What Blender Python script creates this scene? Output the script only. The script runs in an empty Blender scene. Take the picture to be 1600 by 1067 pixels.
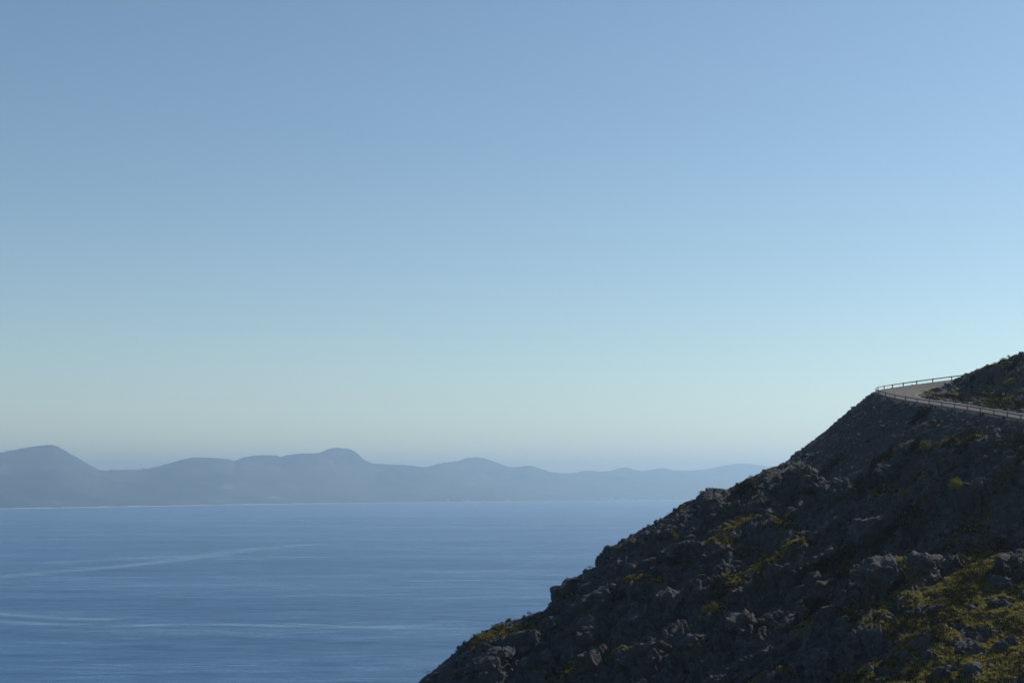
import bpy, math, random
import numpy as np

# ------------------------------------------------------------------ camera, light, exposure
S = bpy.context.scene
COL = S.collection
EYE = 200.0                                   # metres above the sea
FPX = 2222.0                                  # focal length in pixels of a 1600 px wide frame (50 mm)
HORIZON = 755.0
PITCH = math.atan((HORIZON - 533.5) / FPX)
SUN_AZ, SUN_EL = math.radians(58), math.radians(40)      # azimuth clockwise from +Y, elevation

cam_d = bpy.data.cameras.new('camera')
cam = bpy.data.objects.new('camera', cam_d)
COL.objects.link(cam)
cam_d.lens, cam_d.sensor_width = 50.0, 36.0
cam_d.clip_start, cam_d.clip_end = 0.5, 90000
cam.location = (0, 0, EYE)
cam.rotation_euler = (math.pi / 2 + PITCH, 0, 0)
S.camera = cam

world = bpy.data.worlds.new('World')
S.world = world
world.use_nodes = True
wn, wl = world.node_tree.nodes, world.node_tree.links
wn.clear()
sky = wn.new('ShaderNodeTexSky')
sky.sky_type = 'NISHITA'
sky.sun_disc = False
sky.sun_elevation, sky.sun_rotation = SUN_EL, SUN_AZ
sky.altitude, sky.air_density, sky.dust_density, sky.ozone_density = 200, 1.05, 0.1, 1.4
bg = wn.new('ShaderNodeBackground')
bg.inputs['Strength'].default_value = 0.10
wo = wn.new('ShaderNodeOutputWorld')
wb = wn.new('ShaderNodeMix')                       # the camera's white balance, on the whole sky alike
wb.data_type, wb.blend_type = 'RGBA', 'MULTIPLY'
wb.inputs[0].default_value = 1.0
wb.inputs[7].default_value = (0.965, 1.02, 1.01, 1)
wl.new(sky.outputs[0], wb.inputs[6])
wl.new(wb.outputs[2], bg.inputs[0])
wl.new(bg.outputs[0], wo.inputs[0])

sun_d = bpy.data.lights.new('sun', 'SUN')
sun = bpy.data.objects.new('sun', sun_d)
COL.objects.link(sun)
sun_d.energy, sun_d.angle, sun_d.color = 5.0, math.radians(0.5), (1.0, 0.93, 0.82)
sun.rotation_euler = (math.pi / 2 - SUN_EL, 0, -SUN_AZ + math.pi)
sun.location = (0, 0, 900)

S.view_settings.view_transform = 'Standard'
S.view_settings.look = 'None'
S.view_settings.gamma = 1
S.view_settings.exposure = -0.02
S.cycles.use_denoising = True
S.cycles.volume_bounces = 1
S.cycles.max_bounces = 6

rng = np.random.default_rng(7)
random.seed(7)

# ------------------------------------------------------------------ helpers
def ray(px, py):
    """direction, per metre of Y, of a point of the 1600 x 1067 photograph"""
    x, u = (px - 800) / FPX, (533.5 - py) / FPX
    c, s = math.cos(PITCH), math.sin(PITCH)
    d = np.array([x, c - u * s, s + u * c])
    return d / d[1]

def at(px, py, Y):
    return ray(px, py) * Y + np.array([0, 0, EYE])

def hashf(ix, iy, seed):
    h = (ix.astype(np.int64) * 374761393 + iy.astype(np.int64) * 668265263 + seed * 1442695041) & 0xFFFFFFFF
    h = ((h ^ (h >> 13)) * 1274126177) & 0xFFFFFFFF
    h = ((h ^ (h >> 15)) * 2246822519) & 0xFFFFFFFF
    return ((h ^ (h >> 16)) & 0xFFFFFF) / float(0xFFFFFF)

def noise(x, y, seed=0):
    """2-D gradient noise, about -1 .. 1"""
    x, y = np.asarray(x, float), np.asarray(y, float)
    ix, iy = np.floor(x), np.floor(y)
    fx, fy = x - ix, y - iy
    ux, uy = fx * fx * fx * (fx * (fx * 6 - 15) + 10), fy * fy * fy * (fy * (fy * 6 - 15) + 10)
    def g(ox, oy):
        a = hashf(ix + ox, iy + oy, seed) * 2 * math.pi
        return np.cos(a) * (fx - ox) + np.sin(a) * (fy - oy)
    a, b, c, d = g(0, 0), g(1, 0), g(0, 1), g(1, 1)
    return ((a + (b - a) * ux) * (1 - uy) + (c + (d - c) * ux) * uy) * 1.5

def fbm(x, y, seed, n=4, gain=0.5):
    t, a = 0, 1.0
    for k in range(n):
        t = t + a * noise(x * 2.03 ** k + 13.7 * k, y * 2.03 ** k - 7.1 * k, seed + k)
        a *= gain
    return t

def worley(x, y, seed):
    ix, iy = np.floor(x), np.floor(y)
    f1 = np.full(x.shape, 9.0); f2 = np.full(x.shape, 9.0); cid = np.zeros(x.shape)
    for ox in (-1, 0, 1):
        for oy in (-1, 0, 1):
            cx, cy = ix + ox, iy + oy
            px = cx + hashf(cx, cy, seed); py = cy + hashf(cx, cy, seed + 5)
            d = np.hypot(px - x, py - y)
            near = d < f1
            f2 = np.where(near, f1, np.minimum(f2, d))
            cid = np.where(near, hashf(cx, cy, seed + 9), cid)
            f1 = np.where(near, d, f1)
    return f1, f2, cid

def sstep(a, b, x):
    t = np.clip((x - a) / (b - a), 0, 1)
    return t * t * (3 - 2 * t)

def mesh(name, verts, faces, mat=None, smooth=True):
    verts, faces = np.asarray(verts, np.float32), np.asarray(faces, np.int32)
    me = bpy.data.meshes.new(name)
    n, k = faces.shape
    me.vertices.add(len(verts)); me.vertices.foreach_set('co', verts.ravel())
    me.loops.add(n * k); me.loops.foreach_set('vertex_index', faces.ravel())
    me.polygons.add(n)
    me.polygons.foreach_set('loop_start', np.arange(n, dtype=np.int32) * k)
    me.polygons.foreach_set('loop_total', np.full(n, k, np.int32))
    me.polygons.foreach_set('use_smooth', np.full(n, smooth))
    me.update(calc_edges=True)
    if mat: me.materials.append(mat)
    return me

def obj(name, me, parent=None, loc=(0, 0, 0), kind=None, label=None, cat=None, group=None):
    o = bpy.data.objects.new(name, me)
    COL.objects.link(o)
    o.location = loc
    if parent: o.parent = parent
    for k, v in (('kind', kind), ('label', label), ('category', cat), ('group', group)):
        if v: o[k] = v
    return o

def grid_faces(nx, ny):
    i = np.arange(nx * ny).reshape(ny, nx)
    return np.stack([i[:-1, :-1], i[:-1, 1:], i[1:, 1:], i[1:, :-1]], -1).reshape(-1, 4)

def attr(me, name, vals):
    a = me.attributes.new(name, 'FLOAT', 'POINT')
    a.data.foreach_set('value', np.asarray(vals, np.float32).ravel())

class NT:
    def __init__(self, name):
        self.m = bpy.data.materials.new(name); self.m.use_nodes = True
        self.t = self.m.node_tree; self.t.nodes.clear()
        self.out = self.t.nodes.new('ShaderNodeOutputMaterial')
    def n(self, typ, **kw):
        nd = self.t.nodes.new('ShaderNode' + typ)
        for k, v in kw.items():
            if k in nd.inputs: self.put(nd.inputs[k], v)
            else: setattr(nd, k, v)
        return nd
    def put(self, sock, v):
        if isinstance(v, bpy.types.NodeSocket): self.t.links.new(v, sock)
        elif isinstance(v, (tuple, list)) and len(v) == 3 and sock.type == 'RGBA': sock.default_value = (*v, 1)
        else: sock.default_value = v
    def ramp(self, fac, stops, interp='LINEAR'):
        nd = self.t.nodes.new('ShaderNodeValToRGB'); nd.color_ramp.interpolation = interp
        e = nd.color_ramp.elements
        while len(e) < len(stops): e.new(0.5)
        for el, (p, c) in zip(e, stops):
            el.position = p; el.color = (*c, 1) if isinstance(c, tuple) else (c, c, c, 1)
        self.put(nd.inputs[0], fac)
        return nd.outputs[0]
    def mix(self, fac, a, b, typ='MIX'):
        nd = self.t.nodes.new('ShaderNodeMix'); nd.data_type = 'RGBA'; nd.blend_type = typ
        self.put(nd.inputs[0], fac); self.put(nd.inputs[6], a); self.put(nd.inputs[7], b)
        return nd.outputs[2]
    def math(self, op, a, b=0.0, c=None):
        nd = self.t.nodes.new('ShaderNodeMath'); nd.operation = op
        self.put(nd.inputs[0], a); self.put(nd.inputs[1], b)
        if c is not None: self.put(nd.inputs[2], c)
        return nd.outputs[0]
    def tex(self, scale, detail=4, rough=0.55, vec=None, dist=0.0):
        nd = self.t.nodes.new('ShaderNodeTexNoise')
        nd.inputs['Scale'].default_value = scale; nd.inputs['Detail'].default_value = detail
        nd.inputs['Roughness'].default_value = rough; nd.inputs['Distortion'].default_value = dist
        if vec is not None: self.t.links.new(vec, nd.inputs['Vector'])
        return nd.outputs['Fac']
    def coords(self, scale=(1, 1, 1), rot=(0, 0, 0)):
        g = self.t.nodes.new('ShaderNodeNewGeometry')
        mp = self.t.nodes.new('ShaderNodeMapping')
        mp.inputs['Scale'].default_value = scale; mp.inputs['Rotation'].default_value = rot
        self.t.links.new(g.outputs['Position'], mp.inputs['Vector'])
        return mp.outputs[0]
    def surf(self, sh):
        self.t.links.new(sh, self.out.inputs['Surface']); return self.m

# ------------------------------------------------------------------ materials
def rock_material():
    k = NT('limestone')
    p = k.coords()
    big, mid, fine = k.tex(0.09, 3, vec=p), k.tex(0.7, 6, 0.6, vec=p), k.tex(4.5, 5, 0.65, vec=p)
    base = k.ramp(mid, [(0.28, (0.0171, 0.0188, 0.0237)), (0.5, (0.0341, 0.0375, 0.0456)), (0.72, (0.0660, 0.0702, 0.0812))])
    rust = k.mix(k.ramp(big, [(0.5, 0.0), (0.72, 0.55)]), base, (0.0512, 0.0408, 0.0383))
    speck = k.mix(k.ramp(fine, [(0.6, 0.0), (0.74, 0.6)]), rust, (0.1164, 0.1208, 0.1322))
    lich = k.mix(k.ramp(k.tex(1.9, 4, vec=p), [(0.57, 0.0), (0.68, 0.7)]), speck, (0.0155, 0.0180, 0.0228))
    a = k.n('Attribute', attribute_name='veg').outputs['Fac']
    sc = k.n('Attribute', attribute_name='scree').outputs['Fac']
    gra = k.ramp(fine, [(0.3, (0.0171, 0.0188, 0.0237)), (0.52, (0.0326, 0.0351, 0.0420)), (0.75, (0.0815, 0.0849, 0.0948))])
    c1 = k.mix(sc, lich, gra)
    soil = k.ramp(k.tex(2.2, 5, 0.7, vec=p), [(0.3, (0.034, 0.031, 0.014)), (0.55, (0.072, 0.062, 0.027)), (0.75, (0.125, 0.098, 0.050))])
    vm = k.math('MULTIPLY', a, k.ramp(k.tex(1.3, 5, 0.7, vec=p), [(0.3, 0.45), (0.55, 1.0)]))
    c2 = k.mix(vm, c1, soil)
    bmp = k.n('Bump', Strength=1.0, Distance=0.35, Height=k.math('ADD', k.math('MULTIPLY', fine, 0.6), k.tex(1.6, 6, 0.65, vec=p)))
    b = k.n('BsdfPrincipled', **{'Base Color': c2, 'Roughness': 0.85, 'Normal': bmp.outputs[0]})
    b.inputs['Specular IOR Level'].default_value = 0.25
    return k.surf(b.outputs[0])

def stone_material(name, lo, mi, hi):
    k = NT(name)
    tc = k.n('TexCoord').outputs['Object']
    c = k.ramp(k.tex(1.4, 6, 0.65, vec=tc), [(0.3, lo), (0.5, mi), (0.72, hi)])
    bmp = k.n('Bump', Strength=0.8, Distance=0.12, Height=k.tex(3.5, 6, 0.65, vec=tc))
    b = k.n('BsdfPrincipled', **{'Base Color': c, 'Roughness': 0.85, 'Normal': bmp.outputs[0]})
    b.inputs['Specular IOR Level'].default_value = 0.25
    return k.surf(b.outputs[0])

def leaf_material(name, a, b, c, trans=0.45, glow=0.3):
    k = NT(name)
    g = k.n('NewGeometry')
    col = k.ramp(g.outputs['Random Per Island'], [(0.0, a), (0.55, b), (1.0, c)])
    d = k.n('BsdfDiffuse', Color=col)
    t = k.n('BsdfTranslucent', Color=k.mix(glow, col, (0.30, 0.29, 0.05)))
    m = k.n('MixShader', Fac=trans)
    k.t.links.new(d.outputs[0], m.inputs[1]); k.t.links.new(t.outputs[0], m.inputs[2])
    return k.surf(m.outputs[0])

def plain_material(name, lo, hi, scale, rough=0.8, metal=0.0, bump=0.0):
    k = NT(name)
    p = k.coords()
    f = k.tex(scale, 5, 0.6, vec=p)
    b = k.n('BsdfPrincipled', **{'Base Color': k.ramp(f, [(0.3, lo), (0.7, hi)]), 'Roughness': rough, 'Metallic': metal})
    if bump:
        k.t.links.new(k.n('Bump', Strength=bump, Distance=0.05, Height=f).outputs[0], b.inputs['Normal'])
    return k.surf(b.outputs[0])

M_ROCK = rock_material()
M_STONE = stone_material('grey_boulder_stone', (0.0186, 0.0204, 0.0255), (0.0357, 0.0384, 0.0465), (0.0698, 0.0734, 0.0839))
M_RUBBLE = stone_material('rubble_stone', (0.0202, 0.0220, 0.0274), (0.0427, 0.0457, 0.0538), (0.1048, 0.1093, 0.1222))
M_GRASS = leaf_material('dry_grass_blades', (0.090, 0.088, 0.030), (0.165, 0.140, 0.050), (0.27, 0.215, 0.11), 0.5)
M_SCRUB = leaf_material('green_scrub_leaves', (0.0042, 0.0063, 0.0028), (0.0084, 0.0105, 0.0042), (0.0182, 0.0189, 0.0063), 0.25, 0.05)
M_YELLOW = leaf_material('yellow_green_leaves', (0.040, 0.046, 0.012), (0.080, 0.078, 0.020), (0.13, 0.115, 0.036), 0.45)
M_TWIG = plain_material('shrub_twig_bark', (0.03, 0.025, 0.02), (0.07, 0.055, 0.04), 6.0)
M_METAL = plain_material('weathered_galvanised_steel', (0.10, 0.105, 0.11), (0.17, 0.175, 0.18), 3.0, 0.55, 0.35)
M_TREE = leaf_material('far_pine_leaves', (0.02, 0.03, 0.015), (0.03, 0.04, 0.02), (0.04, 0.05, 0.02), 0.2)

def road_material():
    k = NT('worn_pale_asphalt')
    p = k.coords()
    c = k.ramp(k.tex(0.35, 6, 0.65, vec=p), [(0.3, (0.070, 0.066, 0.062)), (0.55, (0.094, 0.088, 0.082)), (0.75, (0.120, 0.113, 0.104))])
    u = k.n('Attribute', attribute_name='across').outputs['Fac']
    # two worn wheel tracks a lane, slightly darker than the rest
    tr = k.math('ABSOLUTE', k.math('SINE', k.math('MULTIPLY', u, 4 * math.pi)))
    c = k.mix(k.math('MULTIPLY', k.math('POWER', tr, 6.0), 0.4), c, (0.050, 0.048, 0.046))
    b = k.n('BsdfPrincipled', **{'Base Color': c, 'Roughness': 0.9,
            'Normal': k.n('Bump', Strength=0.3, Distance=0.02, Height=k.tex(8, 3, vec=p)).outputs[0]})
    b.inputs['Specular IOR Level'].default_value = 0.2
    return k.surf(b.outputs[0])
M_ROAD = road_material()

def sea_material():
    k = NT('sea_water')
    warp = k.coords((1 / 260, 1 / 60, 1))
    st = k.tex(1.0, 5, 0.6, vec=warp, dist=0.4)                 # broad wind streaks
    st2 = k.tex(1.0, 4, 0.6, vec=k.coords((1 / 1500, 1 / 420, 1)))
    st3 = k.tex(1.0, 6, 0.7, vec=k.coords((1 / 60, 1 / 15, 1)))
    s = k.math('ADD', k.math('MULTIPLY', st, 0.30), k.math('ADD', k.math('MULTIPLY', st2, 0.25), k.math('MULTIPLY', st3, 0.45)))
    col = k.ramp(s, [(0.40, (0.007, 0.050, 0.136)), (0.5, (0.014, 0.075, 0.180)), (0.60, (0.034, 0.111, 0.245))])
    foam = k.n('Attribute', attribute_name='foam').outputs['Fac']
    h = k.math('ADD', k.math('MULTIPLY', k.tex(1 / 9, 6, 0.65, vec=k.coords((1, 1.8, 1))), 1.0), k.math('MULTIPLY', st3, 1.6))
    bmp = k.n('Bump', Strength=1.0, Distance=2.4, Height=h)
    b = k.n('BsdfPrincipled', **{'Base Color': col, 'Roughness': k.ramp(s, [(0.40, 0.46), (0.60, 0.22)]), 'IOR': 1.33, 'Normal': bmp.outputs[0]})
    return k.surf(b.outputs[0])
M_SEA = sea_material()

# ------------------------------------------------------------------ the road: its two edges in metres (z relative to the eye)
def z1(a, b): return (1340 + a / 6.154, 530 + b / 6.154)
NEAR = [(1565,770),(1435,745),(1310,722),(1175,700),(1050,680),(930,661),(805,643),(685,625),(565,608),(455,590),(350,571),(258,550),(188,524),(153,513)]
FAR = [(185,494),(245,485),(325,472),(430,455),(558,438),(712,415),(898,392),(1110,366)]
p = ray(*z1(*NEAR[0])) * 222.0
posts = [p]                                    # the barrier's posts stand 4 m apart
for q in NEAR[1:] + FAR:
    r = ray(*z1(*q))
    a, b, c = r @ r, -2 * r @ p, p @ p - 16
    D = b * b - 4 * a * c
    p = r * ((-b + math.sqrt(max(D, 0))) / 2 / a)
    posts.append(p)
posts = np.array(posts)
n_post = len(posts)
# smooth the bend a little
sm = posts.copy()
sm[1:-1] = posts[1:-1] * 0.5 + 0.25 * (posts[:-2] + posts[2:])
posts = sm
lead = np.array([(126, 195.5, 3.6), (111, 199, 5.4), (99, 203, 7.0), (90, 208, 8.4), (83.4, 215, 9.8)], float)
lead[:, 2] += posts[0, 2] - 11.0
tail = np.array([(97.3, 285.6, 22.6), (105, 281.5, 23.4), (115, 276.5, 24.3), (130, 270, 25.5)], float)
tail[:, 2] += posts[-1, 2] - 22.2
outer = np.vstack([[(145, 193, lead[0, 2] - 2.0)], lead, posts, tail])

INNER = [(1565,715,226.5),(1435,693,231),(1310,672,235.5),(1175,648,241),(1050,628,246),(930,608,252.5),(800,592,259),(690,580,263.7),(640,571,265.7),(590,556,267.8),
         (570,542,270),(575,530,272.2),(600,515,274.8),(640,503,277),(700,487,279),(800,465,280.6),(900,446,281.2),(1000,428,281.2),(1110,411,280.3),(1210,395,278.8)]
inner = np.array([ray(*z1(a, b)) * Y for a, b, Y in INNER])
i_lead = np.array([(127, 203.5, 3.9), (113, 206.5, 5.6), (102.5, 210, 7.1), (94.5, 214.5, 8.5), (88.3, 220.5, 9.9)], float)
i_lead[:, 2] += inner[0, 2] - 11.2
i_tail = np.array([(103, 275, 21.5), (112, 270.5, 22.4), (127, 264, 23.6)], float)
i_tail[:, 2] += inner[-1, 2] - 20.4
inner = np.vstack([[(146, 201, i_lead[0, 2] - 2.0)], i_lead, inner, i_tail])

def resample(P, n):
    d = np.r_[0, np.cumsum(np.linalg.norm(np.diff(P, axis=0), axis=1))]
    t = np.linspace(0, d[-1], n)
    return np.stack([np.interp(t, d, P[:, k]) for k in range(3)], 1)

def smoothline(P, it=3):
    P = P.copy()
    for _ in range(it):
        P[1:-1] = 0.5 * P[1:-1] + 0.25 * (P[:-2] + P[2:])
    return P
outer_f, inner_f = smoothline(resample(outer, 160), 6), smoothline(resample(inner, 160), 6)

def nearest(P, X, Y):
    """distance to a polyline and its height there"""
    best = np.full(X.shape, 1e9); z = np.zeros(X.shape)
    for a, b in zip(P[:-1], P[1:]):
        d = b[:2] - a[:2]; L = d @ d
        t = np.clip(((X - a[0]) * d[0] + (Y - a[1]) * d[1]) / L, 0, 1)
        dd = (X - a[0] - t * d[0]) ** 2 + (Y - a[1] - t * d[1]) ** 2
        m = dd < best
        best = np.where(m, dd, best); z = np.where(m, a[2] + t * (b[2] - a[2]), z)
    return np.sqrt(best), z

def inside(P, X, Y):
    P = np.vstack([P[:, :2], [(600, P[-1, 1] - 60), (600, P[0, 1] - 60)]])
    r = np.zeros(X.shape, bool)
    for (x1, y1), (x2, y2) in zip(P, np.roll(P, -1, 0)):
        if y1 == y2: continue
        c = ((y1 > Y) != (y2 > Y)) & (X < (x2 - x1) * (Y - y1) / (y2 - y1) + x1)
        r ^= c
    return r

# ------------------------------------------------------------------ the headland
SIL = [(560,1130),(600,1103),(650,1067),(700,1027),(745,990),(780,973),(815,963),(850,949),(862,938),(885,911),(905,896),(930,885),(945,868),(975,843),(1000,833),
       (1015,827),(1040,812),(1065,798),(1085,790),(1100,778),(1115,772),(1138,772),(1150,763),(1175,750),(1200,737)]
def ridge_y(X): return np.interp(X, [-60, -18, 10, 48, 67, 120], [232, 242, 250, 260, 268, 275])
rx, rz = [], []
for q in SIL:
    r = ray(*q); Y = 250.0
    for _ in range(20): Y = ridge_y(r[0] * Y)
    rx.append(r[0] * Y); rz.append(r[2] * Y)
rx += [55, 67, 80, 110, 170, 400]
rz += [rz[-1] + 2.6, rz[-1] + 6.8, rz[-1] + 12.2, rz[-1] + 17, rz[-1] + 24, rz[-1] + 26]
rx = [-500, rx[0] - 60] + rx; rz = [-330, rz[0] - 44] + rz

def natural(X, Y):
    """the smooth slope: height, distance behind the crest, fade towards the crest"""
    d = Y - ridge_y(X)
    zr = np.interp(X, rx, rz)
    s1 = 0.52 - 0.30 * sstep(52, 78, X)
    dn = np.minimum(d, 0)
    z = zr + s1 * np.maximum(dn, -45) + 0.40 * np.minimum(dn + 45, 0)
    z = np.where(d > 0, zr - 0.75 * d * sstep(0, 6, d) - 0.1 * d, z)
    return z, d, sstep(1.5, 9, -d)

# where the road's fill slope comes to rest on the natural ground (photo points along its foot)
FOOT = [(1222,735),(1260,742),(1300,738),(1340,736),(1372,724),(1405,706),(1450,698),(1520,686),(1585,684)]
FILL = 0.80
foot_pts = []
for q in FOOT:
    r_ = ray(*q); Yq = np.arange(190, 290, 0.1)
    do, zo = nearest(outer_f[::2], r_[0] * Yq, Yq)
    ok = ~inside(outer_f, r_[0] * Yq, Yq)
    df = r_[2] * Yq - (zo - 0.16 - FILL * np.maximum(do - 0.7, 0))
    cr = np.nonzero((df[:-1] > 0) & (df[1:] <= 0) & ok[1:])[0]
    if len(cr):
        Yh = Yq[cr[0] + 1]
        foot_pts.append((r_[0] * Yh, Yh, r_[2] * Yh))
foot_pts = np.array(sorted(foot_pts))
foot_do = nearest(outer_f, foot_pts[:, 0], foot_pts[:, 1])[0]
foot_d = foot_pts[:, 2] - natural(foot_pts[:, 0], foot_pts[:, 1])[0]
foot_l = foot_d.copy()
def lift(X, Y, w):
    num, den = 0.0, 0.12
    for (x, y, _), dl in zip(foot_pts, w):
        dy = Y - y
        g = np.exp(-((X - x) ** 2 + (dy * np.where(dy > 0, 0.9, 0.22)) ** 2) / (2 * 10.0 ** 2))
        num = num + g * dl; den = den + g
    return num / den
for _ in range(25):
    foot_l += 0.6 * (foot_d - lift(foot_pts[:, 0], foot_pts[:, 1], foot_l))
print('foot', np.round(foot_pts, 1).tolist(), np.round(foot_d, 1).tolist())

def base_surface(X, Y):
    z, d, fade = natural(X, Y)
    shoulder = 9.0 * np.exp(-((X - 49) ** 2 / 2 / 13.0 ** 2 + (Y - 186) ** 2 / 2 / 17.0 ** 2)) + 3.6 * np.exp(-((X - 51) ** 2 / 2 / 9.0 ** 2 + (Y - 205) ** 2 / 2 / 10.0 ** 2))
    shoulder = shoulder - 0.40 * np.clip(X - 55, 0, 24) * sstep(213, 200, Y)
    return z + lift(X, Y, foot_l) * np.clip(1 - d / 8, 0, 1) + shoulder, d, fade

# grassy ledges between the rock walls: (photo points, half height in photo pixels)
LEDGES = [
    ([(1089,838),(1125,822),(1180,808),(1215,810),(1248,816)], 10),
    ([(1060,868),(1100,856),(1140,852)], 8),
    ([(1360,782),(1400,770),(1440,766),(1462,778)], 9),
    ([(1262,775),(1300,762),(1343,752),(1434,746),(1496,757),(1570,742)], 7),
    ([(1352,745),(1372,727),(1395,709),(1455,696),(1537,686)], 8),
    ([(1130,915),(1182,888),(1231,857),(1258,850)], 10),
    ([(1245,985),(1262,966),(1290,958),(1325,950)], 15),
    ([(1365,885),(1410,876),(1454,866),(1516,856),(1556,832)], 9),
    ([(1470,838),(1500,825),(1545,806)], 7),
    ([(1395,985),(1438,948),(1487,913),(1537,884),(1610,845)], 13),
    ([(1300,1078),(1340,1058),(1413,1022),(1496,980),(1620,932)], 24),
    ([(1380,1090),(1460,1062),(1540,1030),(1630,995)], 34),
    ([(975,912),(1000,905),(1035,905)], 10),
    ([(740,1010),(790,990),(855,978)], 9),
    ([(1080,960),(1136,944)], 7),
    ([(1130,1075),(1180,1052),(1240,1040)], 9),
    ([(850,1062),(920,1030),(985,1020)], 8),
]
def on_base(px, py):
    r_ = ray(px, py); Yq = np.arange(140, 300, 0.1)
    dz = r_[2] * Yq - base_surface(r_[0] * Yq, Yq)[0]
    h_ = np.nonzero(dz < 0)[0]
    Yh = Yq[h_[0]] if len(h_) else 270.0
    return r_[0] * Yh, Yh
ledge_w = []
for pts_, half in LEDGES:
    P_ = np.array(pts_, float); tq = np.linspace(0, len(P_) - 1, 4 * len(P_))
    w_ = []
    for t_ in tq:
        a_ = np.interp(t_, range(len(P_)), P_[:, 0]); b_ = np.interp(t_, range(len(P_)), P_[:, 1])
        (x0, y0_), (x1, y1_), (x2, y2_) = on_base(a_, b_), on_base(a_, b_ - half), on_base(a_, b_ + half)
        w_.append((x0, (y1_ + y2_) / 2, max(1.0, 0.75 * abs(y1_ - y2_))))
    w_ = np.array(w_); w_ = w_[np.argsort(w_[:, 0])]
    ledge_w.append(w_)

def ledge_mask(X, Y):
    E = np.zeros(X.shape)
    xn = X + 1.3 * noise(X / 4, Y / 4, 111); yn = Y + 1.5 * noise(X / 5, Y / 4, 112) + 0.5 * noise(X / 1.5, Y / 1.5, 113)
    for w_ in ledge_w:
        ym = np.interp(xn, w_[:, 0], w_[:, 1]); hy = np.interp(xn, w_[:, 0], w_[:, 2])
        ends = sstep(w_[0, 0] - 1.5, w_[0, 0] + 1.5, xn) * (1 - sstep(w_[-1, 0] - 1.5, w_[-1, 0] + 1.5, xn))
        E = np.maximum(E, ends * (1 - sstep(0.75, 1.25, np.abs(yn - ym) / hy)))
    return E

def LOWER(X, Y):
    """the near shoulder at the lower right, where grass takes over from bare rock"""
    return sstep(42, 52, X + 2 * noise(X / 6, Y / 6, 131)) * sstep(208, 198, Y + 3 * noise(X / 7, Y / 7, 132))

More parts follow.
